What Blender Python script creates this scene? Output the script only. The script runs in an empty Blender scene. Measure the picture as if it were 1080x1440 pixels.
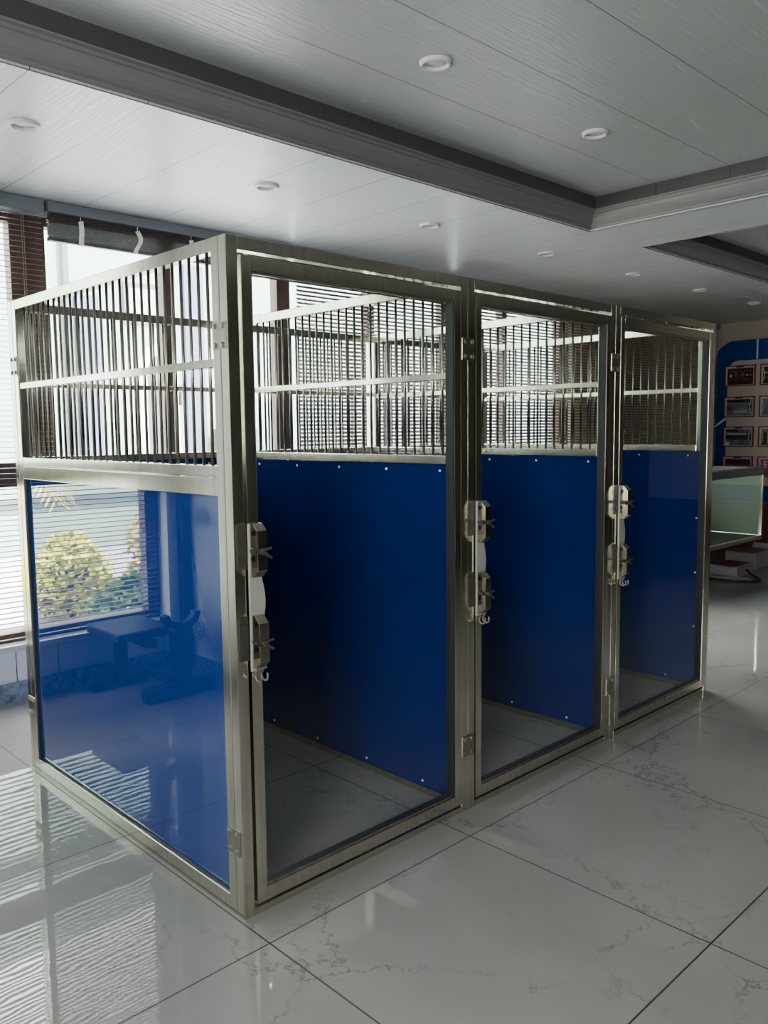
import bpy, math, random
from math import pi, sin, cos, radians
from mathutils import Vector, Matrix
random.seed(7)
S = bpy.context.scene
COL = S.collection

# ------------------------------------------------------------------ helpers
class MB:
    def __init__(s): s.v = []; s.f = []; s.m = []
    def add(s, vs, fs, m=0):
        b = len(s.v); s.v += [tuple(v) for v in vs]
        for f in fs: s.f.append(tuple(b + i for i in f)); s.m.append(m)
        return s
    def box(s, x0, y0, z0, x1, y1, z1, m=0):
        x0, x1 = min(x0, x1), max(x0, x1); y0, y1 = min(y0, y1), max(y0, y1); z0, z1 = min(z0, z1), max(z0, z1)
        return s.add([(x0,y0,z0),(x1,y0,z0),(x1,y1,z0),(x0,y1,z0),(x0,y0,z1),(x1,y0,z1),(x1,y1,z1),(x0,y1,z1)],
                     [(0,3,2,1),(4,5,6,7),(0,1,5,4),(1,2,6,5),(2,3,7,6),(3,0,4,7)], m)
    def tube(s, pts, r, n=8, m=0, cap=True):
        pts = [Vector(p) for p in pts]; rings = []
        for i, p in enumerate(pts):
            t = (pts[min(i+1, len(pts)-1)] - pts[max(i-1, 0)]).normalized()
            a = Vector((0,0,1)) if abs(t.z) < .9 else Vector((1,0,0))
            u = t.cross(a).normalized(); w = t.cross(u)
            rr = r[i] if isinstance(r, (list, tuple)) else r
            rings.append([p + u*rr*cos(2*pi*k/n) + w*rr*sin(2*pi*k/n) for k in range(n)])
        vs = [v for R in rings for v in R]; fs = []
        for i in range(len(pts)-1):
            for k in range(n):
                fs.append((i*n+k, i*n+(k+1)%n, (i+1)*n+(k+1)%n, (i+1)*n+k))
        if cap: fs += [tuple(range(n))[::-1], tuple((len(pts)-1)*n+k for k in range(n))]
        return s.add(vs, fs, m)
    def lathe(s, prof, c, axis='Z', n=32, m=0):
        vs = []
        for r, h in prof:
            for k in range(n):
                a = 2*pi*k/n
                if axis == 'Z': vs.append((c[0]+r*cos(a), c[1]+r*sin(a), c[2]+h))
                elif axis == 'X': vs.append((c[0]+h, c[1]+r*cos(a), c[2]+r*sin(a)))
                else: vs.append((c[0]+r*cos(a), c[1]+h, c[2]+r*sin(a)))
        fs = [(i*n+k, i*n+(k+1)%n, (i+1)*n+(k+1)%n, (i+1)*n+k) for i in range(len(prof)-1) for k in range(n)]
        return s.add(vs, fs, m)
    def prism(s, pts, axis, lo, hi, m=0):
        def P(p, h):
            if axis == 'Y': return (p[0], h, p[1])
            if axis == 'X': return (h, p[0], p[1])
            return (p[0], p[1], h)
        n = len(pts); vs = [P(p, lo) for p in pts] + [P(p, hi) for p in pts]
        fs = [tuple(range(n)), tuple(range(2*n-1, n-1, -1))] + [(i, i+n, (i+1)%n+n, (i+1)%n) for i in range(n)]
        return s.add(vs, fs, m)
    def build(s, name, mats, parent=None, bevel=0, smooth=False):
        org = Vector((0,0,0)); q = parent
        while q is not None: org += q.location; q = q.parent
        me = bpy.data.meshes.new(name)
        me.from_pydata([tuple(Vector(v) - org) for v in s.v], [], s.f)
        for m in (mats if isinstance(mats, (list, tuple)) else [mats]): me.materials.append(m)
        for p, mi in zip(me.polygons, s.m): p.material_index = mi
        import bmesh
        bm = bmesh.new(); bm.from_mesh(me); bmesh.ops.recalc_face_normals(bm, faces=bm.faces); bm.to_mesh(me); bm.free()
        if smooth:
            for p in me.polygons: p.use_smooth = True
        o = bpy.data.objects.new(name, me); COL.objects.link(o)
        if parent is not None: o.parent = parent
        if bevel:
            b = o.modifiers.new('bevel', 'BEVEL'); b.width = bevel; b.segments = 2; b.limit_method = 'ANGLE'
        return o
def tag(o, label=None, cat=None, group=None, kind=None):
    if label: o['label'] = label
    if cat: o['category'] = cat
    if group: o['group'] = group
    if kind: o['kind'] = kind
    return o
def thing(name, label, cat, loc=(0,0,0), group=None, kind=None):
    o = bpy.data.objects.new(name, None); COL.objects.link(o); o.location = loc
    o.empty_display_size = .1
    return tag(o, label, cat, group, kind)
def struct(o, label=None): o['kind'] = 'structure'; return tag(o, label)
def dup(root, loc, label):
    r = root.copy(); COL.objects.link(r); r.location = loc; r['label'] = label
    for ch in list(root.children):
        c = ch.copy(); COL.objects.link(c); c.parent = r
        for g in list(ch.children):
            d = g.copy(); COL.objects.link(d); d.parent = c
    return r

# ------------------------------------------------------------------ materials
def mat(name, col, rough=.5, metal=0, ior=1.5, bump=None, var=.06, vscale=8, coat=0, spec=None, stretch=None):
    m = bpy.data.materials.new(name); m.use_nodes = True
    nt = m.node_tree; N = nt.nodes; L = nt.links
    b = N['Principled BSDF']
    b.inputs['Roughness'].default_value = rough; b.inputs['Metallic'].default_value = metal; b.inputs['IOR'].default_value = ior
    if coat: b.inputs['Coat Weight'].default_value = coat; b.inputs['Coat Roughness'].default_value = .03
    tc = N.new('ShaderNodeTexCoord'); mp = N.new('ShaderNodeMapping'); L.new(tc.outputs['Object'], mp.inputs['Vector'])
    if stretch: mp.inputs['Scale'].default_value = stretch
    no = N.new('ShaderNodeTexNoise'); no.inputs['Scale'].default_value = vscale; no.inputs['Detail'].default_value = 4
    L.new(mp.outputs['Vector'], no.inputs['Vector'])
    r = N.new('ShaderNodeValToRGB'); L.new(no.outputs['Fac'], r.inputs['Fac'])
    r.color_ramp.elements[0].position = .3; r.color_ramp.elements[1].position = .7
    r.color_ramp.elements[0].color = tuple(max(0, c*(1-var)) for c in col) + (1,)
    r.color_ramp.elements[1].color = tuple(min(1, c*(1+var)) for c in col) + (1,)
    L.new(r.outputs['Color'], b.inputs['Base Color'])
    if bump:
        bp = N.new('ShaderNodeBump'); bp.inputs['Strength'].default_value = bump; bp.inputs['Distance'].default_value = .002
        L.new(no.outputs['Fac'], bp.inputs['Height']); L.new(bp.outputs['Normal'], b.inputs['Normal'])
    return m
def glassmat(name, tint, ior=1.45, fac=1.0):
    m = bpy.data.materials.new(name); m.use_nodes = True
    nt = m.node_tree; N = nt.nodes; L = nt.links; N.clear()
    out = N.new('ShaderNodeOutputMaterial'); mx = N.new('ShaderNodeMixShader')
    tr = N.new('ShaderNodeBsdfTransparent'); tr.inputs['Color'].default_value = tint + (1,)
    gl = N.new('ShaderNodeBsdfGlossy'); gl.inputs['Roughness'].default_value = 0.0
    fr = N.new('ShaderNodeFresnel'); fr.inputs['IOR'].default_value = ior
    # the same Fresnel weight from either side of the thin pane
    geo = N.new('ShaderNodeNewGeometry'); ml = N.new('ShaderNodeMath'); ml.operation = 'MULTIPLY_ADD'
    L.new(geo.outputs['Backfacing'], ml.inputs[0]); ml.inputs[1].default_value = 1/ior - ior; ml.inputs[2].default_value = ior
    L.new(ml.outputs[0], fr.inputs['IOR'])
    L.new(fr.outputs[0], mx.inputs['Fac']); L.new(tr.outputs[0], mx.inputs[1]); L.new(gl.outputs[0], mx.inputs[2])
    L.new(mx.outputs[0], out.inputs['Surface'])
    return m

STEEL = mat('brushed_steel', (.70,.66,.57), .15, 1, var=.12, vscale=14, stretch=(4,4,.15), bump=.06)
BAR = mat('bar_steel_backlit', (.33,.31,.27), .2, 1, var=.1)  # darkened steel: the backlit look of the bars is put into the colour
STEEL_D = mat('latch_steel', (.40,.37,.32), .3, 1, var=.15, vscale=30)
STEEL_W = mat('latch_plate_coat', (.50,.49,.44), .35, .3, var=.05)
LOCK = mat('lock_block', (.42,.38,.31), .16, 1, var=.15, vscale=40)
LOCK_D = mat('lock_lever', (.06,.055,.05), .4, .3)
BLUE = mat('blue_acrylic', (.0025,.017,.14), .015, 0, ior=1.75, var=.05, vscale=2)
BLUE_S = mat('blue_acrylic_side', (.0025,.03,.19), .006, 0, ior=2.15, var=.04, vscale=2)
SCREW = mat('screw_head', (.85,.85,.85), .3, .9)
CLEAR = glassmat('clear_acrylic', (.97,.98,.98), 1.3)
PANE = glassmat('window_glass', (.93,.97,.95), 1.4)
PANE_G = glassmat('tank_glass', (.80,.88,.82), 1.35)
GASKET = mat('gasket', (.02,.02,.022), .6)
WOOD = mat('window_brown', (.115,.062,.05), .4, var=.2, vscale=6, stretch=(8,8,.6))
SILL = mat('sill_stone', (.62,.60,.62), .25, var=.08)
WALLT = mat('wall_white', (.72,.74,.76), .45, var=.03)
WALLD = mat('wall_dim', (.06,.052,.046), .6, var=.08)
WALLF = mat('wall_peach', (.50,.42,.36), .6, var=.05, vscale=3)
WALLL = mat('wall_left_white', (.84,.86,.87), .5, var=.03)
BASEB = mat('marble_baseboard', (.20,.24,.33), .2, var=.5, vscale=30)
SLAT = mat('blind_slat_backlit', (.10,.075,.068), .45, var=.12, vscale=5)  # dark as if backlit: the shade is put into the slat colour
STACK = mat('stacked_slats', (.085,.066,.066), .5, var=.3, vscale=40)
SLAT_LIT = mat('blind_slat_lit', (.78,.70,.58), .4, var=.1, vscale=5)  # same slats, with the room light on them put into the colour
VALANCE = mat('blind_headrail', (.17,.18,.21), .45, var=.05)
CHAIN = mat('bead_chain', (.9,.9,.9), .4)
CORDM = mat('ladder_cord', (.4,.36,.34), .8)
WHITE = mat('lamp_white', (.80,.80,.80), .4, var=.02)
DIFF = mat('lamp_diffuser', (.62,.63,.63), .5, var=.02)
MOULD = mat('moulding_paint', (.23,.22,.225), .35, var=.03)
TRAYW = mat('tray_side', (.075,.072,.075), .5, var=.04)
BLACK = mat('rack_black', (.02,.022,.025), .4)
PAD = mat('bench_pad', (.04,.04,.045), .55)
RUBBER = mat('black_cable', (.012,.012,.012), .5)

def ceil_mat(name, col, along):
    m = mat(name, col, .34, 0, var=.015, vscale=1.5)
    nt = m.node_tree; N = nt.nodes; L = nt.links; b = N['Principled BSDF']
    tc = N.new('ShaderNodeTexCoord'); mp = N.new('ShaderNodeMapping')
    mp.inputs['Scale'].default_value = (1, .16, 1) if along == 'Y' else (.16, 1, 1)
    L.new(tc.outputs['Object'], mp.inputs['Vector'])
    w = N.new('ShaderNodeTexWave'); w.bands_direction = 'X' if along == 'Y' else 'Y'
    w.inputs['Scale'].default_value = 13; w.inputs['Distortion'].default_value = 12; w.inputs['Detail'].default_value = 3
    w.inputs['Detail Scale'].default_value = 1.0
    L.new(mp.outputs['Vector'], w.inputs['Vector'])
    rr = N.new('ShaderNodeValToRGB'); rr.color_ramp.elements[0].position = .86; rr.color_ramp.elements[1].position = .98
    L.new(w.outputs['Fac'], rr.inputs['Fac'])
    bp = N.new('ShaderNodeBump'); bp.inputs['Strength'].default_value = .5; bp.inputs['Distance'].default_value = .003; bp.invert = True
    L.new(rr.outputs['Color'], bp.inputs['Height']); L.new(bp.outputs['Normal'], b.inputs['Normal'])
    # dark hairline seams between the panels
    sep = N.new('ShaderNodeSeparateXYZ'); L.new(tc.outputs['Object'], sep.inputs[0])
    a = N.new('ShaderNodeMath'); a.operation = 'ADD'; L.new(sep.outputs['X' if along == 'Y' else 'Y'], a.inputs[0])
    a.inputs[1].default_value = 44 - .315 if along == 'Y' else 43.0 - .045
    md = N.new('ShaderNodeMath'); md.operation = 'MODULO'; L.new(a.outputs[0], md.inputs[0]); md.inputs[1].default_value = .44 if along == 'Y' else .43
    lt = N.new('ShaderNodeMath'); lt.operation = 'LESS_THAN'; L.new(md.outputs[0], lt.inputs[0]); lt.inputs[1].default_value = .0035
    mx = N.new('ShaderNodeMixRGB'); L.new(lt.outputs[0], mx.inputs['Fac'])
    src = b.inputs['Base Color'].links[0].from_socket
    mx2 = N.new('ShaderNodeMixRGB'); mx2.blend_type = 'MULTIPLY'; mx2.inputs['Color2'].default_value = (1.16,1.16,1.16,1)
    L.new(rr.outputs['Color'], mx2.inputs['Fac']); L.new(src, mx2.inputs['Color1'])
    L.new(mx2.outputs['Color'], mx.inputs['Color1']); mx.inputs['Color2'].default_value = (.03,.03,.03,1)
    L.new(mx.outputs['Color'], b.inputs['Base Color'])
    return m
CEIL_Y = ceil_mat('ceiling_panel', (.69,.71,.71), 'Y')
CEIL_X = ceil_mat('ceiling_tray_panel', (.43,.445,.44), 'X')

def floor_mat():
    m = bpy.data.materials.new('marble_tile'); m.use_nodes = True
    nt = m.node_tree; N = nt.nodes; L = nt.links; b = N['Principled BSDF']
    b.inputs['Roughness'].default_value = .035; b.inputs['IOR'].default_value = 1.55
    tc = N.new('ShaderNodeTexCoord'); P = tc.outputs['Object']
    def noise(scale, det=4, rough=.55):
        n = N.new('ShaderNodeTexNoise'); n.inputs['Scale'].default_value = scale; n.inputs['Detail'].default_value = det
        n.inputs['Roughness'].default_value = rough; L.new(P, n.inputs['Vector']); return n
    def math_(op, a, v=None, c=None):
        n = N.new('ShaderNodeMath'); n.operation = op
        for i, x in enumerate((a, v, c)):
            if x is None: continue
            if isinstance(x, (int, float)): n.inputs[i].default_value = x
            else: L.new(x, n.inputs[i])
        return n.outputs[0]
    # veins: cracked voronoi edges, warped, shown only in patches
    wn = noise(3.2, 8, .72)
    wv = N.new('ShaderNodeVectorMath'); wv.operation = 'MULTIPLY_ADD'
    L.new(wn.outputs['Color'], wv.inputs[0]); wv.inputs[1].default_value = (.4,.4,.4); L.new(P, wv.inputs[2])
    def veins(scale, w, mask_scale, lo, hi):
        vo = N.new('ShaderNodeTexVoronoi'); vo.feature = 'DISTANCE_TO_EDGE'; vo.inputs['Scale'].default_value = scale
        L.new(wv.outputs[0], vo.inputs['Vector'])
        line = N.new('ShaderNodeMapRange'); L.new(vo.outputs['Distance'], line.inputs['Value'])
        line.inputs['From Min'].default_value = 0; line.inputs['From Max'].default_value = w
        line.inputs['To Min'].default_value = 1; line.inputs['To Max'].default_value = 0
        mk = noise(mask_scale, 3)
        mr = N.new('ShaderNodeMapRange'); L.new(mk.outputs['Fac'], mr.inputs['Value'])
        mr.inputs['From Min'].default_value = lo; mr.inputs['From Max'].default_value = hi
        return math_('MULTIPLY', line.outputs[0], mr.outputs[0])
    v1 = veins(1.4, .006, 1.6, .45, .58); v2 = veins(3.0, .014, 2.6, .50, .64)
    v = math_('MAXIMUM', v1, math_('MULTIPLY', v2, .6))
    cloud = N.new('ShaderNodeValToRGB'); L.new(noise(1.3, 5).outputs['Fac'], cloud.inputs['Fac'])
    cloud.color_ramp.elements[0].color = (.315,.298,.283,1); cloud.color_ramp.elements[1].color = (.395,.375,.36,1)
    cloud.color_ramp.elements[0].position = .3; cloud.color_ramp.elements[1].position = .7
    mx = N.new('ShaderNodeMixRGB'); L.new(math_('MULTIPLY', v, .8), mx.inputs['Fac'])
    L.new(cloud.outputs['Color'], mx.inputs['Color1']); mx.inputs['Color2'].default_value = (.10,.095,.09,1)
    # grout lines
    sp = N.new('ShaderNodeSeparateXYZ'); L.new(P, sp.inputs[0])
    def grout(sock, off):
        md = math_('MODULO', math_('ADD', sock, 88.5 + off), .885)
        return math_('LESS_THAN', math_('ABSOLUTE', math_('SUBTRACT', md, .4425)), .0026)
    g = math_('MAXIMUM', grout(sp.outputs['X'], .4425 + .011), grout(sp.outputs['Y'], .4425 + .14))
    mg = N.new('ShaderNodeMixRGB'); L.new(g, mg.inputs['Fac']); L.new(mx.outputs['Color'], mg.inputs['Color1'])
    mg.inputs['Color2'].default_value = (.045,.043,.04,1)
    L.new(mg.outputs['Color'], b.inputs['Base Color'])
    rg = math_('MULTIPLY_ADD', g, .5, .02); L.new(rg, b.inputs['Roughness'])
    # the faint waviness of polished porcelain
    nb = noise(9, 1); bp = N.new('ShaderNodeBump'); bp.inputs['Strength'].default_value = .05; bp.inputs['Distance'].default_value = .004
    L.new(nb.outputs['Fac'], bp.inputs['Height']); L.new(bp.outputs['Normal'], b.inputs['Normal'])
    return m
FLOOR = floor_mat()

# ------------------------------------------------------------------ dimensions (metres)
YW, ZC, XF, XL = 2.6, 2.69, 8.75, -1.28          # window wall, lower ceiling, far wall, left wall by the window
LW0, LW1, LZ0, LZ1 = -3.2, -1.55, .8, 2.35
YB, XLL, ZT = -3.4, -3.2, 2.86                     # wall behind the camera, outer left wall, tray ceiling

# ------------------------------------------------------------------ room shell
struct(MB().box(XLL-.1, YB-.1, -.2, XF+.1, YW+.2, 0).build('floor', FLOOR), 'polished grey marble tile floor')
m = MB()                                            # lower ceiling with two rectangular tray openings
TX1, TY1, TY0 = 3.36, .968, -2.8                    # first tray right edge, rear edge, front edge
T2X0, T2X1 = 4.02, 7.9
TX0 = -2.4
def slab(x0, y0, x1, y1, z0=ZC, z1=ZC+.02): m.box(x0, y0, z0, x1, y1, z1)
slab(XLL, TY1, XF, YW+.15); slab(XLL, YB, XF, TY0); slab(XLL, TY0, TX0, TY1)
slab(TX1, TY0, T2X0, TY1); slab(T2X1, TY0, XF, TY1)
struct(m.build('ceiling', CEIL_Y), 'white wood-grain panel ceiling')
struct(MB().box(XLL-.1, YB-.1, ZT, XF+.1, YW+.2, ZT+.1).build('ceiling_tray', CEIL_X), 'raised tray ceiling of wood-grain panels')
def tray(name, x0, x1):
    y0, y1 = TY0, TY1
    prof = [(0,0),(-.004,.012),(.012,.016),(.014,.026),(.03,.032),(.048,.045),(.060,.064),(.066,.084),(.076,.086),(.078,.098),(.098,.100),(.100,.112)]
    m = MB(); rings = []
    for d, h in prof:
        rings.append([(x0+d, y0+d, ZC+h-.006), (x1-d, y0+d, ZC+h-.006), (x1-d, y1-d, ZC+h-.006), (x0+d, y1-d, ZC+h-.006)])
    vs = [v for r in rings for v in r]; n = len(prof)
    m.add(vs, [(i*4+k, i*4+(k+1)%4, (i+1)*4+(k+1)%4, (i+1)*4+k) for i in range(n-1) for k in range(4)])
    o = struct(m.build(name, MOULD), 'moulded cornice around the ceiling tray')
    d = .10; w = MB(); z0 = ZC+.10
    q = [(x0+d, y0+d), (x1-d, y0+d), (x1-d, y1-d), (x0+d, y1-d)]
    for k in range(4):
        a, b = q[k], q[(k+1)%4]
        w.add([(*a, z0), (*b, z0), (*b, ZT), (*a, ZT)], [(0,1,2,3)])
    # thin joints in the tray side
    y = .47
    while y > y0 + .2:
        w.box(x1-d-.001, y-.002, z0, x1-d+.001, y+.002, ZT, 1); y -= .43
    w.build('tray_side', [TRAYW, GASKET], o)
tray('trim_1', TX0, TX1); tray('trim_2', T2X0, T2X1)
# window wall
WZ0, WZ1, WXL, WXR = .33, 2.62, -1.15, 5.55
m = MB().box(XLL-.1, YW, 0, WXR, YW+.12, WZ0-.045).box(XLL-.1, YW, WZ1, XF+.1, YW+.12, ZT).box(XLL-.1, YW, 0, WXL, YW+.12, ZT).box(WXR, YW, 0, XF+.1, YW+.12, ZT)
for i in range(-2, 12): m.box(.30+.8*i-.002, YW-.001, .105, .30+.8*i+.002, YW+.002, WZ0-.05, 1)
struct(m.build('wall_rear', [WALLT, GASKET]), 'wall under and around the row of windows')
struct(MB().box(XF, YB, 0, XF+.1, YW, ZT).build('wall_right', WALLF), 'peach far wall carrying the display board')
struct(MB().box(XF-.012, YB, 0, XF, YW, .54).build('wall_right_shade', WOOD), 'dark strip along the foot of the far wall, standing in for shade')  # dark strip put in as the shade beneath the tank
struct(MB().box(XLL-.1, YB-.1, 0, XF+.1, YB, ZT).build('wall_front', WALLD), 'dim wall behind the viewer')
struct(MB().box(XLL-.1, YB, 0, XLL, LW0, ZT).box(XLL-.1, LW1, 0, XLL, .7, ZT).box(XLL-.1, LW0, LZ1, XLL, LW1, ZT).box(XLL-.1, LW0, 0, XLL, LW1, LZ0).box(XLL, .6, 0, XL, .7, ZT).box(XL-.1, .7, 0, XL, YW, ZT).build('wall_left', WALLL), 'pale left wall meeting the window wall')
struct(MB().box(XL, YW-.018, 0, XF, YW, .085).box(XL, YW-.024, .085, XF, YW, .105).build('baseboard_rear', BASEB), 'blue-grey marble baseboard')
struct(MB().box(XL, .7, 0, XL+.016, YW-.03, .09).build('baseboard_left', BASEB))
struct(MB().box(XL, YW-.10, 0.11, WXL-.005, YW, ZC).box(XL, YW-.16, .11, XL+.06, YW-.10, ZC, 1).build('column_corner', [WALLL, WOOD]), 'white and brown corner column by the window')
struct(MB().box(WXL, YW-.05, WZ0-.045, WXR, YW+.14, WZ0-.012).build('trim_3', SILL, bevel=.004), 'pale stone window sill')

# windows: 4 units; brown timber
units = [(-1.15, .385, None), (.575, 2.13, 1.323), (2.24, 3.80, 3.0), (3.90, 5.45, 4.62)]
posts = [(-1.15,-1.07), (.385,.575), (2.13,2.24), (3.80,3.90), (5.45,5.55)]
for i, (x0, x1, mu) in enumerate(units):
    a = posts[i][1] if i == 0 else x0
    m = MB()
    y0, y1 = YW+.01, YW+.09
    m.box(posts[i][0], y0, WZ0, posts[i][1], y1, WZ1)
    if i == 3: m.box(*(posts[4][0], y0, WZ0, posts[4][1], y1, WZ1))
    m.box(a, y0, WZ0, x1, y1, WZ0+.05).box(a, y0, WZ1-.05, x1, y1, WZ1)
    if i != 1: m.box(a, y0, 1.17, x1, y1, 1.30)
    w = struct(m.build('window_%d' % (i+1), WOOD, bevel=.004), 'brown framed window')
    xs = [a] + ([mu] if mu else []) + [x1]
    if mu:
        MB().box(mu-.036, y0+.003, WZ0+.05, mu+.036, y1-.003, WZ1-.05).build('mullion', WOOD, w, bevel=.003)
    for xa, xb in zip(xs[:-1], xs[1:]):
        MB().box(xa, YW+.047, WZ0+.04, xb, YW+.052, WZ1-.04).build('pane', PANE, w)
    if i == 1:
        MB().box(mu+.038, y0-.012, 1.62, mu+.052, y0+.004, 1.74).tube([(mu+.045, y0-.012, 1.70), (mu+.045, y0-.05, 1.70), (mu+.045, y0-.05, 1.62)], .008).build('window_handle', WHITE, w)

# added window in the left wall, behind the viewer, to brighten the room
m = MB().box(XLL-.08, LW0, LZ0, XLL-.02, LW0+.06, LZ1).box(XLL-.08, LW1-.06, LZ0, XLL-.02, LW1, LZ1).box(XLL-.08, LW0+.06, LZ0, XLL-.02, LW1-.06, LZ0+.06).box(XLL-.08, LW0+.06, LZ1-.06, XLL-.02, LW1-.06, LZ1)
w = struct(m.build('window_5', WOOD, bevel=.004), 'added brown framed window in the left wall, letting in fill light')
MB().box(XLL-.052, LW0+.05, LZ0+.05, XLL-.048, LW1-.05, LZ1-.05).build('pane', PANE, w)
# ------------------------------------------------------------------ blinds
def blind(x0, x1, zb, tilt, label, slatmat=SLAT, y=2.53, cat='window blind', n_ladder=3):
    t = thing('window_blind', label, cat, ((x0+x1)/2, y, ZC-.012), 'blinds along the window wall')
    MB().box(x0, y-.03, ZC-.075, x1, y+.03, ZC-.004).build('head_rail', VALANCE, t, bevel=.002)
    m = MB(); z = ZC-.095; c, s_ = cos(radians(tilt)), sin(radians(tilt)); pitch = .0275; hw = .014
    x0s, x1s = x0+.006, x1-.006
    while z > zb+.03:
        pr = []
        for u, bow in ((-1,0),(-.4,.0016),(.4,.0016),(1,0)):
            pr.append((u*hw*c - bow*s_, u*hw*s_ + bow*c))
        th = .0011
        jit = random.uniform(-.0008, .0008)
        vs = [(x, y+a, z+jit+b+d) for x in (x0s, x1s) for d in (0, -th) for a, b in pr]
        fs = []
        for k in range(3):
            fs += [(k, k+1, 8+k+1, 8+k), (4+k, 12+k, 12+k+1, 4+k+1)]
        fs += [(0, 8, 12, 4), (3, 7, 15, 11), (0,4,5,1),(1,5,6,2),(2,6,7,3),(8,9,13,12),(9,10,14,13),(10,11,15,14)]
        m.add(vs, fs); z -= pitch
    m.build('slats', slatmat, t)
    MB().box(x0s, y-.012, zb, x1s, y+.012, zb+.018).build('bottom_rail', slatmat, t, bevel=.002)
    for k in range(n_ladder):
        xx = x0s + .10 + (x1s-x0s-.2)*k/(n_ladder-1)
        for dy in (-.0145, .0145): MB().tube([(xx, y+dy, ZC-.08), (xx, y+dy, zb+.01)], .0011, 5).build('ladder_cord', CORDM, t)
    return t
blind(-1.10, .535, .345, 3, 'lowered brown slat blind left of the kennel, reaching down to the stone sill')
# the raised blind: its slats stacked under the headrail, white bead chains hanging over it
rx0, rx1 = .555, 2.19
t = thing('window_blind', 'raised brown slat blind bunched at the ceiling, with white bead chains over it', 'window blind', ((rx0+rx1)/2, 2.53, ZC-.012), 'blinds along the window wall')
MB().box(rx0, 2.50, ZC-.06, rx1, 2.56, ZC-.004).build('head_rail', VALANCE, t, bevel=.002)
m = MB(); z = ZC-.063; k = 0
while z > 2.50:
    dy = random.uniform(-.006, .006); dx = random.uniform(-.004, .002)
    m.box(rx0+.006-dx, 2.5175+dy, z-.0026, rx1-.006+dx, 2.5425+dy, z); z -= .0058
m.box(rx0+.006, 2.515, 2.482, rx1-.006, 2.545, 2.50)
m.build('slats', STACK, t)
for xx, wob in ((.735, .004), (1.07, .03), (1.42, .004), (1.80, .02)):
    m = MB(); zz = 2.60; j = 0
    while zz > 2.475:
        px = xx + wob*sin((2.60-zz)*38)*.6
        for s_ in (-.008, .001, .010):
            r = .0056; c = (px+s_, 2.505, zz+(s_*.3))
            m.lathe([(0.0002,-r),(r*.7,-r*.7),(r,0),(r*.7,r*.7),(0.0002,r)], c, 'Z', 8)
        zz -= .0075; j += 1
    m.tube([(xx, 2.506, 2.63), (xx, 2.506, 2.60)], .002, 5)
    m.build('bead_chain', CHAIN, t, smooth=True)
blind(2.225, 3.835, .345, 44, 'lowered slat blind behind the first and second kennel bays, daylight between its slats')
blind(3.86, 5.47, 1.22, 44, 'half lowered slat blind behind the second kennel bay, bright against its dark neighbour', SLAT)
blind(5.49, 7.08, .345, 30, 'brown slat blind in a painted-in lit tone over solid wall behind the third kennel bay', SLAT_LIT)
blind(7.10, 8.70, .345, 30, 'brown slat blind in a painted-in lit tone at the corner beside the display wall', SLAT_LIT)
struct(MB().box(5.56, YW-.012, WZ0-.045, 8.74, YW, ZC-.01).build('wall_panel_rear', mat('panel_brown', (.34,.20,.15), .5, var=.15)), 'brown panelling behind the blinds')

# ------------------------------------------------------------------ ceiling lights
def light_proto(x, y, z, label):
    t = thing('ceiling_light', label, 'ceiling light', (x, y, z), 'round recessed ceiling lights')
    MB().lathe([(.046,.0),(.047,-.011),(.050,-.014),(.058,-.012),(.063,-.006),(.064,.0),(.064,.004),(.046,.004),(.046,.0)], (x, y, z), 'Z', 40).build('trim_ring', WHITE, t, smooth=True)
    MB().lathe([(.0005,-.0012),(.047,-.0012),(.047,.004)], (x, y, z), 'Z', 40).build('diffuser', DIFF, t, smooth=True)
    return t
L0 = light_proto(.053, 1.492, ZC, 'round white recessed light nearest the raised blind, at the left of the photo')
low = [(1.27, 'recessed light over the first bay of the kennel'), (2.482, 'recessed light over the gap between second and third kennel bays, third from the left'),
       (3.70, 'recessed light just right of the near tray corner, in the row beyond the kennel'), (4.90, 'small recessed light below the left corner of the far ceiling tray'),
       (6.08, 'distant recessed light, second from the far wall in the rear row'), (7.28, 'most distant recessed light, nearest the display wall')]
for x, lb in low: dup(L0, (x, 1.53, ZC), lb)
dup(L0, (1.155, .268, ZT), 'larger-looking recessed light in the raised tray, nearer the viewer')
dup(L0, (2.285, .268, ZT), 'recessed light in the raised tray, nearer the tray corner')

# ------------------------------------------------------------------ the dog kennel
KL, KW, KH = 3.062, 1.627, 2.0
T = .038
K = thing('dog_kennel', 'three-bay stainless steel dog kennel with blue panels and clear doors', 'dog kennel')
BV = .0022
def kbox(name, *b, mt=STEEL, parent=K, bv=BV): return MB().box(*b).build(name, mt, parent, bevel=bv)
# front frame
front_posts = [(0, T), (.990, .990+T), (1.0288, 1.0288+T), (2.010, 2.010+T), (2.0488, 2.0488+T), (KL-T, KL)]
for x0, x1 in front_posts: kbox('post', x0, 0, 0, x1, T, KH)
for x0, x1 in ((T, .990), (1.030+T, 2.010), (2.050+T, KL-T)):
    kbox('top_rail', x0, 0, KH-T, x1, T, KH); kbox('bottom_rail', x0, 0, 0, x1, T, .026)
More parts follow.
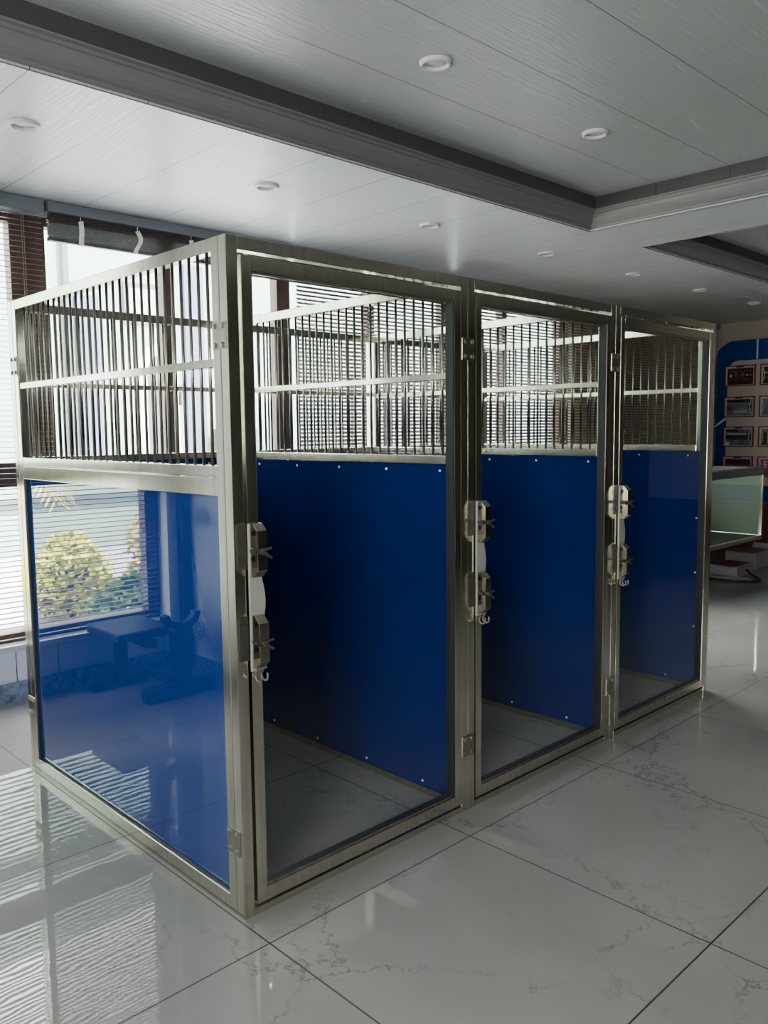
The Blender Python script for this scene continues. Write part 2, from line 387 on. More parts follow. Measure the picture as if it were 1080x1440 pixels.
# rear frame
rear_posts = [(0, T), (1.011, 1.011+T), (2.031, 2.031+T), (KL-T, KL)]
for x0, x1 in rear_posts: kbox('post', x0, KW-T, 0, x1, KW, KH)
ZR0, ZR1, ZM0, ZM1 = 1.288, 1.357, 1.640, 1.664
def grille_y(x, y0, y1, n, par):
    m = MB()
    for k in range(n):
        y = y0 + (y1-y0)*(k+1)/(n+1); m.tube([(x, y, ZR1-.005), (x, y, KH-T+.005)], .0052, 8)
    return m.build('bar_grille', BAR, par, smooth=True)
def grille_x(y, x0, x1, n, par):
    m = MB()
    for k in range(n):
        x = x0 + (x1-x0)*(k+1)/(n+1); m.tube([(x, y, ZR1-.005), (x, y, KH-T+.005)], .0052, 8)
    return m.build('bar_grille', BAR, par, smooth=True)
def screws(par, pts, axis):
    for p, d in pts:
        MB().lathe([(.0055,0),(.005,d*.002),(.0002,d*.003)], p, axis, 10).build('screw_head', SCREW, par, smooth=True)
# partitions along Y: left side, two dividers, right end
for i, xc in enumerate((T/2, 1.030, 2.050, KL-T/2)):
    side = i in (0, 3)
    x0, x1 = xc-T/2, xc+T/2
    f = MB()
    ya, yb = T+.002, KW-T-.002
    yi, yj = ya+T, yb-T
    f.box(x0, yi, KH-T, x1, yj, KH)                      # top rail
    f.box(x0, yi, ZR0+.036, x1, yj, ZR1)
    if side: f.box(x0, yi, ZR0-.02, x1, yj, ZR0+.034)   # the end panels have a double middle rail
    f.box(x0, yi, 0, x1, yj, .055 if side else .030)
    f.box(x0, ya, 0, x1, yi, KH).box(x0, yj, 0, x1, yb, KH)
    fr = f.build('partition_frame', STEEL, K, bevel=BV)
    MB().box(x0+.004, ya+T, ZM0, x1-.004, yb-T, ZM1).build('middle_rail', STEEL, fr, bevel=.002)
    grille_y(xc, ya+T, yb-T, 29, fr)
    if i == 0: p = MB().box(xc-.003, yi-.004, .02, xc+.003, yj+.004, ZR0-.004).build('blue_panel', BLUE_S, fr)
    else: p = MB().box(x0-.004, ya+.003, .032, x0-.0006, yb-.003, ZR0+.034).build('blue_panel', BLUE, fr)
    tag(p, 'glossy blue acrylic panel')
    if i:
        pts = [((x0-.0041, .12+.29*k, ZR0+.012), -1) for k in range(6)] + [((x0-.0041, ya+.022, .06+.30*k), -1) for k in range(4)] + [((x0-.0041, .22+.33*k, .055), -1) for k in range(4)]
        screws(fr, pts, 'X')
    else:
        MB().box(xc-.004, ya+T, .055, xc+.0008, ya+T+.004, ZR0-.02).box(xc-.012, yb-T-.006, .055, xc, yb-T, ZR0-.02).box(xc-.006, ya+T, .055, xc, yb-T, .060).build('gasket', GASKET, fr)  # black strips put in for the frame's dark reflection along the panel edges
# rear panels
for (a, b) in ((T, 1.011), (1.011+T, 2.031), (2.031+T, KL-T)):
    y0, y1 = KW-T, KW
    kbox('top_rail', a, y0, KH-T, b, y1, KH); kbox('bottom_rail', a, y0, 0, b, y1, .030)
    fr = kbox('rear_rail', a, y0, ZR0+.034, b, y1, ZR1)
    MB().box(a, y0+.006, ZM0+.012, b, y1-.006, ZM1+.010).build('middle_rail', STEEL, fr, bevel=.002)
    grille_x((y0+y1)/2, a, b, 18, fr)
    tag(MB().box(a+.0003, y0-.004, .028, b-.0003 - (0 if b > 2.9 else .004), y0-.0006, ZR0+.038).build('blue_panel', BLUE, fr), 'glossy blue acrylic panel')
    screws(fr, [((a+.1+.26*k, y0-.0041, ZR0+.012), -1) for k in range(4)], 'Y')
# doors
def wavy(x0, z0, z1, sgn):
    pts = [(x0, z0), (x0, z1)]; n = 26; o = []
    for k in range(n+1):
        t = k/n; z = z1 + (z0-z1)*t
        w = .047 + .008*sin(t*4*pi+1.2)
        if t < .05: w *= .55 + 9*t
        o.append((x0+sgn*w, z))
    r = [pts[0], pts[1]] + o
    return r
def latch(door, x0, sgn, z0):
    # wavy back plate, two pairs of lock blocks, levers, and hooks at the foot
    yf = -.004
    g = MB().prism(wavy(x0, z0, z0+.435, sgn), 'Y', yf-.008, yf)
    g.build('latch_plate', STEEL_W, door, bevel=.0015)
    for za, flip in ((z0+.365, 0), (z0+.280, 1), (z0+.095, 0), (z0+.012, 1)):
        h = .072
        xa, xb = x0+sgn*.004, x0+sgn*.038
        ins = .012
        z_lo, z_hi = za, za+h
        prof = [(yf-.008, z_lo), (yf-.008, z_hi), (yf-(.024 if not flip else .046), z_hi), (yf-.046, za+h*(.72 if not flip else .28)), (yf-(.046 if not flip else .024), z_lo)]
        b = MB().prism(prof, 'X', min(xa, xb), max(xa, xb))
        b.build('lock_block', LOCK, door, bevel=.002)
    for zl in (z0+.358, z0+.090):
        m = MB().tube([(x0+sgn*.02, yf-.036, zl), (x0+sgn*.02, yf-.056, zl-.004)], .007, 10)
        m.tube([(x0+sgn*.020, yf-.050, zl+.002), (x0+sgn*.048, yf-.052, zl+.008)], .004, 8)
        m.tube([(x0+sgn*.022, yf-.050, zl-.004), (x0+sgn*.050, yf-.050, zl-.022)], .004, 8)
        m.box(x0+sgn*.002, yf-.034, zl-.006, x0+sgn*.04, yf-.010, zl+.004)
        m.build('lock_lever', LOCK_D, door)
    for dx in (.010, .032):
        c = Vector((x0+sgn*dx, yf-.026, z0-.012)); r = .015
        pts = [c + Vector((0, r*sin(a), r*cos(a))) for a in [pi*2*k/16*.78 + .5 for k in range(17)]]
        m = MB().tube([c + Vector((0, .004, .055)), c + Vector((0, .006, .022))] + pts, .0030, 7)
        m.build('hook', STEEL_D, door, smooth=True)
doors = [(.048, .9865), (1.0715, 2.0065), (2.0915, 3.0205)]
for i, (a, b) in enumerate(doors):
    y0, y1 = -.002, T-.004; z0, z1 = .034, 1.949; s = .034; h = .042
    m = MB().box(a, y0, z0, a+s, y1, z1).box(b-s, y0, z0, b, y1, z1).box(a+s, y0, z1-h, b-s, y1, z1).box(a+s, y0, z0, b-s, y1, z0+h)
    # steel stop bead at the face, black rubber lining behind it
    e = .007; g = MB()
    for bx in ((a+s, z0+h, a+s+e, z1-h), (b-s-e, z0+h, b-s, z1-h), (a+s+e, z1-h-e, b-s-e, z1-h), (a+s+e, z0+h, b-s-e, z0+h+e)):
        right = bx[0] > b-s-e-.001      # the latch-free stile has rubber right up to its face
        if not right: m.box(bx[0], y0+.006, bx[1], bx[2], y0+.012, bx[3])
        g.box(bx[0], y0+(.001 if right else .0125), bx[1], bx[2], y1+.002, bx[3])
    d = m.build('door', STEEL, K, bevel=.0013)
    tag(d, 'framed clear kennel door')
    MB().box(a+s+e-.001, .014, z0+h+e-.001, b-s-e+.001, .018, z1-h-e+.001).build('clear_pane', CLEAR, d)
    g.build('gasket', GASKET, d)
    latch(d, a-.006, 1, .756 if i == 0 else (.752 if i == 1 else .755))
    for zs in (1.06, .79): MB().box(a-.040, -.005, zs, a-.010, -.0005, zs+.13).box(a-.034, -.012, zs+.02, a-.022, -.005, zs+.035).box(a-.034, -.012, zs+.095, a-.022, -.005, zs+.11).build('strike_plate', LOCK_D, d)
# joining plates with rivets
def plate(axis, c, w=.066, h=.078):
    x, y, z = c; m = MB()
    if axis == 'X':
        m.box(x-.003, y-w/2, z-h/2, x, y+w/2, z+h/2)
        pts = [(x-.003, y+dy*w*.28, z+dz*h*.34) for dy in (-1, 1) for dz in (-1, 1)]
        for p in pts: m.lathe([(.0085,0),(.008,-.003),(.004,-.0055),(.0002,-.006)], p, 'X', 12)
    else:
        m.box(x-w/2, y-.003, z-h/2, x+w/2, y, z+h/2)
        pts = [(x+dx*w*.28, y-.003, z+dz*h*.34) for dx in (-1, 1) for dz in (-1, 1)]
        for p in pts: m.lathe([(.0085,0),(.008,-.003),(.004,-.0055),(.0002,-.006)], p, 'Y', 12)
    m.build('joining_plate', STEEL_D, K)
for z in (1.725, .235):
    plate('X', (0, .042, z)); plate('X', (0, KW-.042, z + (.01 if z > 1 else .05)))
    plate('Y', (1.029, 0, z+.02)); plate('Y', (2.049, 0, z+.02))

# ------------------------------------------------------------------ left end of the room: weight bench and vents (seen mirrored in the blue panel)
B = thing('weight_bench', 'dark low weight bench with a U-shaped bar cradle, mirrored in the blue side panel', 'weight bench', (-.93, 2.05, 0))
m = MB().box(-1.15, 2.0, 0, -.73, 2.08, .075); m.build('foot', BLACK, B, bevel=.006)
MB().box(-1.0, 2.0, .075, -.90, 2.07, .375).box(-.92, 1.985, .20, -.885, 2.01, .235).build('upright', BLACK, B, bevel=.005)
pr = []
for k in range(13):
    a = pi + pi*k/12; pr.append((-.955+.115*cos(a), .46+.09*sin(a)))
for k in range(13):
    a = 2*pi - pi*k/12; pr.append((-.955+.078*cos(a), .465+.055*sin(a)))
MB().prism(pr, 'Y', 2.01, 2.06).build('bar_cradle', BLACK, B, bevel=.003)
MB().box(-.95, 2.10, .335, -.62, 2.50, .385).build('seat_pad', PAD, B, bevel=.012)
MB().box(-.83, 2.07, .29, -.77, 2.48, .335).box(-.83, 2.42, .03, -.77, 2.48, .29).box(-.95, 2.42, 0, -.62, 2.48, .04).box(-.95, 2.07, .05, -.91, 2.42, .085).build('frame', BLACK, B, bevel=.004)
def vent(y, z, label):
    t = thing('wall_vent', label, 'vent', (XL, y, z), 'round vents on the left wall')
    x = XL + .002
    MB().lathe([(.060,0),(.064,.010),(.052,.016),(.045,.004)], (x, y, z), 'X', 32).build('rim', WHITE, t, smooth=True)
    MB().lathe([(.0003,.002),(.046,.002)], (x, y, z), 'X', 32).build('backing', BLACK, t)
    m = MB()
    for k in range(8):
        a = pi*2*k/8; m.tube([(x+.006, y+.012*cos(a), z+.012*sin(a)), (x+.006, y+.047*cos(a), z+.047*sin(a))], .0045, 6)
    m.lathe([(.014,.004),(.014,.009),(.0003,.009)], (x, y, z), 'X', 16)
    m.lathe([(.028,.004),(.028,.008),(.032,.008),(.032,.004)], (x, y, z), 'X', 24)
    m.build('grille', WHITE, t)
vent(2.30, .95, 'upper round white vent on the left wall, mirrored in the blue panel')
vent(2.375, .262, 'lower round white vent on the left wall, mirrored behind the bench cradle')

# ------------------------------------------------------------------ far wall: display board and framed pictures
NAVY = mat('board_blue', (.004,.05,.27), .35, var=.05)
CREAM = mat('board_cream', (.66,.55,.49), .5, var=.03)
STRIPE = mat('board_stripe', (.85,.87,.9), .4)
FR = mat('frame_red', (.22,.02,.03), .35, var=.2); FR2 = mat('frame_brown', (.12,.03,.025), .35, var=.2)
MATB = mat('picture_mount', (.75,.58,.42), .6); MATP = mat('picture_mount_pink', (.72,.48,.60), .6)
def rrect(y0, y1, z0, z1, r, n=8):
    pts = []
    for cy, cz, a0 in ((y1-r, z1-r, 0), (y0+r, z1-r, pi/2), (y0+r, z0+r, pi), (y1-r, z0+r, 1.5*pi)):
        for k in range(n+1):
            a = a0 + pi/2*k/n; pts.append((cy+r*cos(a), cz+r*sin(a)))
    return pts
D = thing('display_board', 'large blue display board with a rounded cream centre on the far wall', 'display board', (XF, .5, 1.5))
MB().prism(rrect(-1.6, 2.58, .55, 2.475, .26), 'X', XF-.022, XF-.001).build('blue_surround', NAVY, D)
MB().prism(rrect(-1.4, 2.405, .75, 2.235, .13), 'X', XF-.032, XF-.020).build('cream_centre', CREAM, D)
m = MB().box(XF-.0245, 2.055, 2.245, XF-.0225, 2.075, 2.47)
m.add([(XF-.0245, 2.575, 1.42), (XF-.0245, 2.575, 1.45), (XF-.0245, 2.41, 1.57), (XF-.0245, 2.41, 1.54)], [(0,1,2,3)])
m.build('white_stripe', STRIPE, D)
pc = {k: mat('picture_'+k, c, .3, var=v, vscale=s) for k, c, v, s in (
    ('dark', (.045,.025,.022), .6, 22), ('teal', (.16,.24,.25), .25, 6), ('grey', (.16,.17,.22), .4, 14), ('red', (.35,.07,.11), .3, 9),
    ('green', (.16,.20,.17), .3, 8), ('brown', (.20,.14,.09), .4, 10), ('white', (.72,.74,.78), .1, 5), ('crimson', (.42,.03,.05), .2, 9), ('night', (.02,.02,.028), .2, 6))}
PALL = list(pc.values()); PI_ = {k: i for i, k in enumerate(pc)}
def picture(yl, zt, w, h, base, fr, mount, deco, label, arc=None):
    t = thing('picture_frame', label, 'framed picture', (XF-.04, yl-w/2, zt-h/2), 'framed pictures on the display board')
    x1, x0 = XF-.0325, XF-.050
    yr, zb = yl-w, zt-h; e = .012
    MB().box(x0, yr, zb, x1, yr+e, zt).box(x0, yl-e, zb, x1, yl, zt).box(x0, yr+e, zb, x1, yl-e, zb+e).box(x0, yr+e, zt-e, x1, yl-e, zt).box(x0-.002, yl-w*.62, zt-.024, x1, yl-w*.38, zt).build('frame', fr, t)
    MB().box(x1-.010, yr+e, zb+e, x1-.006, yl-e, zt-e).build('mount', mount, t)
    p = MB(); g = .034; u0, u1, v0, v1 = yl-g, yr+g-.008, zb+e+.006, zt-.034
    xx = x1-.0125
    p.box(xx, u1, v0, x1-.0101, u0, v1, PI_[base])
    U = lambda a: u0 + (u1-u0)*a
    V = lambda b: v0 + (v1-v0)*b
    for d in deco:
        if d[0] == 'r': p.box(xx-.0012, U(d[1]), V(d[2]), xx-.0001, U(d[3]), V(d[4]), PI_[d[5]])
        if d[0] == 'c':
            p.lathe([(d[3], -.001), (d[4], -.001)], (xx-.0004, U(d[1]), V(d[2])), 'X', 20, PI_[d[5]])
        if d[0] == 'g':     # a row of small block characters
            n, a0, a1, b0, b1, cc = d[1:]
            for k in range(n):
                aa = a0 + (a1-a0)*(k+.12)/n; bb = a0 + (a1-a0)*(k+.88)/n; s = (bb-aa)
                for q in range(3):
                    zb_ = b0 + (b1-b0)*q/2.6
                    p.box(xx-.0012, U(aa), V(zb_), xx-.0001, U(bb), V(zb_+(b1-b0)*.16), PI_[cc])
                q = aa + s*(.3 + .1*((k*7) % 4)); p.box(xx-.0013, U(q), V(b0), xx-.0001, U(q+s*.2), V(b1), PI_[cc])
    p.build('picture', PALL, t)
    if arc:  # white arc: glare on the curled film edge, built as a part
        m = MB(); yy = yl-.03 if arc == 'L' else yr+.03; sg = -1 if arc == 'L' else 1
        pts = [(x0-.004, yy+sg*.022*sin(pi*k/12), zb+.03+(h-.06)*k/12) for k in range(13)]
        m.tube(pts, [.001]+[.0045]*11+[.001], 6); m.build('film_edge_glare', pc['white'], t, smooth=True)
W_, H_ = .365, .245
c1, c2, r = 2.435, 2.015, (2.178, 1.808, 1.450, 1.095)
def crowd(rows):
    o = []
    for j, (b, n, col) in enumerate(rows):
        for k in range(n):
            a = .06 + .9*k/n; o.append(('r', a, b, a+.5/n, b+.10, col))
    return o
picture(c1, r[0], W_, H_, 'dark', FR2, MATB, crowd([(.78,11,'brown'),(.52,9,'brown'),(.30,8,'crimson')]) + [('r',.10,.45,.16,.66,'white'),('r',.30,.42,.40,.78,'brown'),('r',.54,.48,.64,.74,'brown'),('r',.74,.5,.8,.6,'white'),('r',.86,.5,.92,.6,'white')], 'dark group photograph in a brown frame, topmost of the left column')
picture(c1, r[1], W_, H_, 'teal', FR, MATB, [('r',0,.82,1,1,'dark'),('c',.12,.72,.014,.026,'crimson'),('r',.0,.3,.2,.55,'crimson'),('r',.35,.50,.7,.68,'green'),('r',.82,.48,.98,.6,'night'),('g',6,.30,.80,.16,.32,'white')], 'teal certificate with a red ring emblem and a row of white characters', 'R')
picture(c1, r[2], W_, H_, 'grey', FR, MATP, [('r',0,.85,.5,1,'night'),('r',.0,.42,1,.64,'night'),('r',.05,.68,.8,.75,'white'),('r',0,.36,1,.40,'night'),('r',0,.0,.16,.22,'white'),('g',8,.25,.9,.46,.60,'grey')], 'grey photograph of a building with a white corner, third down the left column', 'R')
picture(c1, r[3], W_, H_, 'red', FR, MATP, [('r',.02,.66,.98,.98,'dark'),('g',6,.06,.94,.72,.94,'red')], 'crimson framed banner picture lowest in the left column, above the tank rim')
picture(c2, r[0], W_, H_, 'dark', FR2, MATB, crowd([(.6,9,'white'),(.3,9,'teal')]), 'dark picture with white glare built along a curled film edge, topmost of the right column', 'L')
picture(c2, r[1], W_, H_, 'green', FR2, MATB, [('r',.2,.2,.9,.35,'teal')], 'green picture with white glare built along a curled film edge, second down the right column', 'L')
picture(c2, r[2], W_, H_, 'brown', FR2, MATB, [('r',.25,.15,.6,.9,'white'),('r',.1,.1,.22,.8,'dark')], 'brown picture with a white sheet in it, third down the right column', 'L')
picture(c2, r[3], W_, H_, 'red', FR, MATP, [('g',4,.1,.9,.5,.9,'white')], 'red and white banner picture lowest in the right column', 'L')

# ------------------------------------------------------------------ stainless tank on legs, and the clutter below it
TX, TXB, TYA, TYB = 4.9, 6.89, 1.22, 2.32
Tk = thing('display_tank', 'glass fronted stainless steel tank raised on legs right of the kennel', 'tank', (5.9, 1.75, 0))
DARK_R = mat('tank_rim_steel', (.10,.095,.10), .35, .5); GREY_IN = mat('tank_lining', (.26,.285,.245), .45, .1)
MB().box(TX, TYA, .985, TXB, TYA+.06, 1.06).box(TX, TYB-.05, 1.0, TXB, TYB, 1.06).box(TX, TYA+.06, 1.0, TX+.05, TYB-.05, 1.06).box(TXB-.05, TYA+.06, 1.0, TXB, TYB-.05, 1.06).build('rim', DARK_R, Tk, bevel=.004)
MB().box(TX, TYA, .36, TXB, TYA+.03, .40).box(TX, TYB-.03, .36, TXB, TYB, .40).box(TXB-.03, TYA+.03, .36, TXB, TYB-.03, .40).box(TX, TYA+.03, .36, TX+.03, TYB-.03, .40).build('base_rail', STEEL, Tk, bevel=.003)
MB().box(TX+.03, TYA+.03, .37, TXB-.03, TYB-.03, .395).build('tank_floor', mat('tank_floor_dark', (.02,.026,.028), .5), Tk)
MB().box(TXB-.03, TYA+.03, .40, TXB-.015, TYB-.03, 1.0).box(TX+.03, TYB-.03, .40, TXB-.03, TYB-.015, 1.0).box(TX, TYA+.03, .40, TX+.015, TYB-.03, 1.0).build('lining', GREY_IN, Tk)
MB().box(TX+.02, TYA+.012, .40, TXB-.02, TYA+.018, .985).build('front_pane', PANE_G, Tk)
for x in (TX, TXB-.03): MB().box(x, TYA, .40, x+.03, TYA+.03, .985).build('corner_post', STEEL, Tk, bevel=.003)
for x in (TX+.02, TXB-.08):
    for y in (TYB-.42, TYB-.08): MB().box(x, y, 0, x+.05, y+.05, .36).build('leg', BLACK, Tk, bevel=.004)
RED = mat('carton_red', (.25,.05,.06), .5); CARD = mat('carton_white', (.42,.38,.38), .6); 
def carton(x0, y0, x1, y1, h, label):
    t = thing('carton', label, 'box', ((x0+x1)/2, (y0+y1)/2, 0.002))
    MB().box(x0, y0, .002, x1, y1, h).build('body', CARD, t, bevel=.003)
    MB().box(x0+.02, y0+.02, h-.012, x1-.02, y1-.02, h+.002).build('red_lid', RED, t)
    m = MB()
    m.add([(x0-.13, y0+.02, h+.012), (x0, y0, h+.001), (x0, y1-.05, h+.001), (x0-.12, y1-.07, h+.02)], [(0,1,2,3)])
    m2 = MB().add([(x1, y0+.02, h+.001), (x1+.05, y0+.03, h+.05), (x1+.05, y1-.1, h+.05), (x1, y1-.1, h+.001)], [(0,1,2,3)])
    o = m2.build('flap', CARD, t); sd = o.modifiers.new('thick', 'SOLIDIFY'); sd.thickness = .004
    o = m.build('flap', CARD, t); sd = o.modifiers.new('thick', 'SOLIDIFY'); sd.thickness = .004
carton(6.60, 1.33, 6.98, 1.60, .105, 'open white carton with a red top on the floor below the tank corner')
carton(7.14, 1.37, 7.55, 1.68, .17, 'red and white carton at the right edge, behind the open carton')
c = MB().tube([(6.28,1.90,.012),(6.30,1.62,.012),(6.305,1.451,.012),(6.34,1.31,.012),(6.377,1.211,.012),(6.42,1.13,.012),(6.47,1.085,.012),(6.53,1.08,.012),(6.61,1.12,.012),(6.70,1.20,.014),(6.76,1.27,.03),(6.78,1.318,.06)], .011, 8).build('power_cable', RUBBER, None, smooth=True)
tag(c, 'thick black cable looping over the floor in front of the open carton', 'cable')
c = MB().prism([(6.43,1.75),(6.585,1.75),(6.585,1.2),(6.49,1.14)], 'Z', .002, .014).build('flat_board', mat('flat_board', (.45,.43,.42), .4), None, bevel=.002)
tag(c, 'flat pale board lying on the floor under the tank', 'board')

# ------------------------------------------------------------------ outside
ASPH = mat('asphalt', (.33,.325,.36), .8, var=.2, vscale=3)
struct(MB().box(-30, YW+.2, -.35, 40, 40, -.15).build('ground', ASPH), 'paved yard outside')
FAC = mat('facade_mint', (.18,.235,.21), .7, var=.1, vscale=1.2); FACB = mat('facade_blue', (.06,.07,.12), .6, var=.1); FACG = mat('facade_grey', (.05,.062,.062), .6, var=.15)
BWIN = mat('facade_window', (.28,.31,.34), .15, var=.2)
BD = thing('building', 'pale mint building across the yard, seen through the open window', 'building', (6, 9, -.15))
MB().box(-14, 9, -.15, 24, 14, 5.6).build('wall', FAC, BD)
for x0, z0, x1, z1 in ((4.25,3.0,5.0,3.55), (-4.2,1.6,-3.2,2.6), (-6.5,1.6,-5.5,2.6), (8.5,1.0,10,2.4), (11.5,1.0,13,2.4), (14.5,1.0,16,2.4)):
    w = MB().box(x0, 8.96, z0, x1, 9.02, z1).build('window', FACG, BD)
    MB().box(x0+.08, 8.94, z0+.08, x1-.08, 8.965, z1-.08).build('pane', BWIN, w)
for x in (3.55, 5.2): MB().box(x, 8.94, .3, x+.32, 9.0, 3.3 if x < 4 else 3.9).build('pilaster', FACB, BD)
ar = [(4.45, .9), (4.45, 2.3)] + [(4.75-.3*cos(pi*k/10), 2.3+.42*sin(pi*k/10)) for k in range(1, 10)] + [(5.05, 2.3), (5.05, .9)]
MB().prism(ar, 'Y', 8.93, 9.0).build('arch', WHITE, BD)
ar = [(4.55, .9), (4.55, 2.25)] + [(4.75-.2*cos(pi*k/10), 2.25+.3*sin(pi*k/10)) for k in range(1, 10)] + [(4.95, 2.25), (4.95, .9)]
MB().prism(ar, 'Y', 8.91, 8.98).build('arch_recess', FACG, BD)
MB().tube([(3.42, 8.93, -.1), (3.42, 8.93, 4.4)], .05, 10).tube([(5.85, 8.93, 2.0), (5.85, 8.93, 4.4)], .04, 10).build('drainpipe', FACG, BD)
MB().box(-14, 8.85, 4.3, 24, 9.0, 4.5).box(-14, 8.9, .55, 24, 9.0, .62).build('ledge', FACG, BD)
A = thing('air_conditioner', 'outdoor air conditioning unit on the pale building wall', 'air conditioner', (5.9, 8.8, 1.0))
MB().box(5.6, 8.58, 1.05, 6.2, 8.93, 1.5).build('casing', FACG, A, bevel=.01)
MB().lathe([(.16,0),(.17,-.015),(.14,-.012),(.0005,-.004)], (5.82, 8.575, 1.27), 'Y', 24).build('fan_grille', BWIN, A)
# plants outside the left window
def leafmat(name, c, v=.5):
    m = mat(name, c, .5, var=v, vscale=9); return m
LG = leafmat('leaf_yellow_green', (.50,.50,.05)); LO = leafmat('leaf_ochre', (.48,.38,.10)); LD = leafmat('leaf_green', (.16,.26,.07)); STEM = mat('stem', (.14,.10,.06), .8)
def shrub(x, y, w, h, n, mt, label, lean=0, zb=-.15, size=.07):
    t = thing('shrub', label, 'shrub', (x, y, zb), 'plants outside the left window')
    m = MB()
    for k in range(n):
        a = random.uniform(0, 2*pi); u = random.random()
        zz = u**.8; rr = w*(.25+.75*sin(pi*min(1, .25+zz*.75)))*random.random()**.5
        c = Vector((x + rr*cos(a) + lean*zz, y + rr*.8*sin(a), zb + .05 + h*zz))
        d1 = Vector((random.uniform(-1,1), random.uniform(-1,1), random.uniform(-.4,.9))).normalized()
        d2 = d1.cross(Vector((random.uniform(-1,1), random.uniform(-1,1), random.uniform(-1,1)))).normalized()
        L_ = size*random.uniform(.7,1.5); wd = L_*.32
        m.add([c, c+d1*L_*.5+d2*wd, c+d1*L_, c+d1*L_*.5-d2*wd], [(0,1,2,3)])
    m.build('foliage', mt, t)
    s = MB()
    for k in range(6):
        a = k*1.05; s.tube([(x, y, zb), (x+w*.3*cos(a)+lean*.4, y+w*.3*sin(a), zb+h*.5), (x+w*.55*cos(a)+lean*.8, y+w*.5*sin(a), zb+h*.85)], [.02,.013,.005], 6)
    s.build('stem', STEM, t)
shrub(-1.60, 5.0, .39, .66, 2200, LG, 'bright yellow-green bush outside the left window, mirrored at the left of the blue panel')
shrub(-2.52, 5.0, .36, 1.05, 2400, LO, 'ochre leafy bush outside the left window, mirrored beside the window frame')
shrub(-1.85, 4.15, .48, .40, 2000, LD, 'low dark green bush in front of the yellow-green bush, mirrored in the blue panel')
shrub(-3.45, 5.9, .5, 1.2, 1500, LO, 'tall ochre bush furthest left outside the window')
shrub(-1.2, 5.9, .5, .55, 1200, LG, 'yellow-green bush furthest from the window, behind the other bushes')
p = thing('palm', 'drooping palm with arching ochre fronds outside the left window', 'palm', (-1.75, 7.0, -.15), 'plants outside the left window')
MB().tube([(-2.1+.35,7,-.15),(-2.12+.35,7,.35),(-2.08+.35,7,.85)], [.06,.05,.04], 10).build('trunk', STEM, p)
for k in range(9):
    a = 2*pi*k/9; m = MB(); pts = []
    for j in range(9):
        s_ = j/8; pts.append(Vector((-1.73+.75*s_*cos(a), 7+.75*s_*sin(a), .85+.25*sin(s_*2.6)-.25*s_*s_)))
    m.tube(pts, [.012-.001*j for j in range(9)], 5)
    for j in range(1, 9):
        tdir = (pts[j]-pts[j-1]).normalized(); sd = tdir.cross(Vector((0,0,1))).normalized()
        for sg in (-1, 1):
            for q in (0, .5):
                b0 = pts[j-1].lerp(pts[j], q); e = b0 + sd*sg*.22 + tdir*.1 - Vector((0,0,.08))
                m.add([b0, b0+tdir*.02+(e-b0)*.4, e, b0-tdir*.01+(e-b0)*.45], [(0,1,2,3)])
    m.build('frond', LO, p)

# ------------------------------------------------------------------ light
W = bpy.data.worlds.new('World'); S.world = W; W.use_nodes = True
nt = W.node_tree; bg = nt.nodes['Background']
sky = nt.nodes.new('ShaderNodeTexSky'); sky.sky_type = 'HOSEK_WILKIE'; sky.turbidity = 7; sky.ground_albedo = .5
sky.sun_direction = Vector((-.3, -.6, .9)).normalized()
mixw = nt.nodes.new('ShaderNodeMixRGB'); mixw.inputs['Fac'].default_value = .75; mixw.inputs['Color2'].default_value = (1,.965,.945,1)
nt.links.new(sky.outputs['Color'], mixw.inputs['Color1']); nt.links.new(mixw.outputs['Color'], bg.inputs['Color'])
bg.inputs['Strength'].default_value = 4.3
sl = bpy.data.lights.new('sun', 'SUN'); sl.energy = 9; sl.angle = radians(3); sl.color = (1, .96, .88)
so = bpy.data.objects.new('sun', sl); COL.objects.link(so); so.rotation_euler = Vector((-.25, .75, -1.0)).to_track_quat('-Z', 'Y').to_euler()
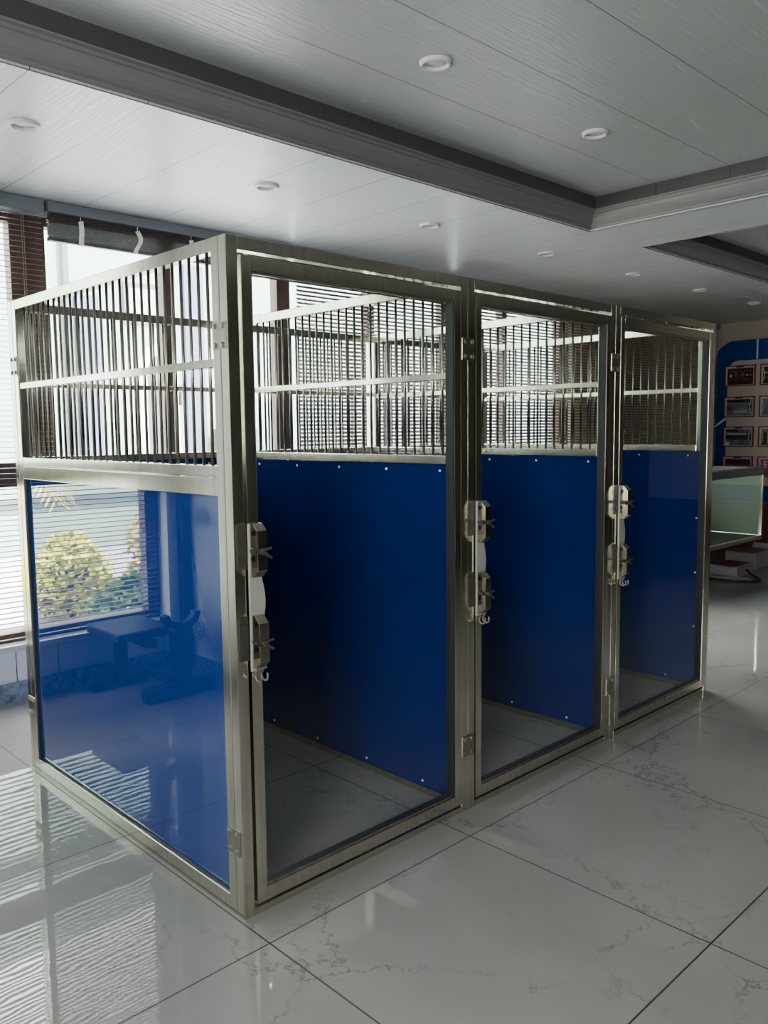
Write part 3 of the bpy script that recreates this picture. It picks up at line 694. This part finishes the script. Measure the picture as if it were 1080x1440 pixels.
for x0, x1 in ((-1.07,.385), (.575,2.13), (2.24,3.80), (3.90,5.45)):      # sky portals at the windows
    al = bpy.data.lights.new('portal', 'AREA'); al.shape = 'RECTANGLE'; al.size = x1-x0; al.size_y = WZ1-WZ0
    al.cycles.is_portal = True
    ao = bpy.data.objects.new('portal', al); COL.objects.link(ao); ao.location = ((x0+x1)/2, YW+.16, (WZ0+WZ1)/2)
    ao.rotation_euler = (radians(-90), 0, 0)

al = bpy.data.lights.new('portal', 'AREA'); al.shape = 'RECTANGLE'; al.size = 4.1; al.size_y = 2.3; al.cycles.is_portal = True
ao = bpy.data.objects.new('portal', al); COL.objects.link(ao); ao.location = (XLL-.14, (LW0+LW1)/2, (LZ0+LZ1)/2)
ao.rotation_euler = (0, radians(-90), 0); ao.rotation_euler = Vector((1,0,0)).to_track_quat('-Z', 'Z').to_euler(); al.size, al.size_y = LW1-LW0, LZ1-LZ0

# ------------------------------------------------------------------ camera
cam = bpy.data.cameras.new('camera'); co = bpy.data.objects.new('camera', cam); COL.objects.link(co)
f, yaw, pit, rol = 1163.44, .8035174, .0990651, -.0105250
fw = Vector((cos(yaw)*cos(pit), sin(yaw)*cos(pit), -sin(pit))); r_ = Vector((sin(yaw), -cos(yaw), 0)); u_ = r_.cross(fw)
r2 = r_*cos(rol) + u_*sin(rol); u2 = -r_*sin(rol) + u_*cos(rol)
M = Matrix((( r2.x, u2.x, -fw.x), (r2.y, u2.y, -fw.y), (r2.z, u2.z, -fw.z))).to_4x4()
M.translation = Vector((-1.31516, -1.98115, 1.45643)); co.matrix_world = M
cam.sensor_fit = 'VERTICAL'; cam.sensor_height = 36; cam.lens = f*36/1440; cam.clip_start = .02; cam.clip_end = 200
S.camera = co

S.view_settings.view_transform = 'AgX'
S.view_settings.look = 'AgX - Base Contrast'
S.view_settings.exposure = 3.25
S.cycles.max_bounces = 14; S.cycles.diffuse_bounces = 6; S.cycles.glossy_bounces = 6; S.cycles.transparent_max_bounces = 24
S.cycles.sample_clamp_indirect = 12; S.cycles.caustics_reflective = False; S.cycles.caustics_refractive = False
S.cycles.use_adaptive_sampling = False
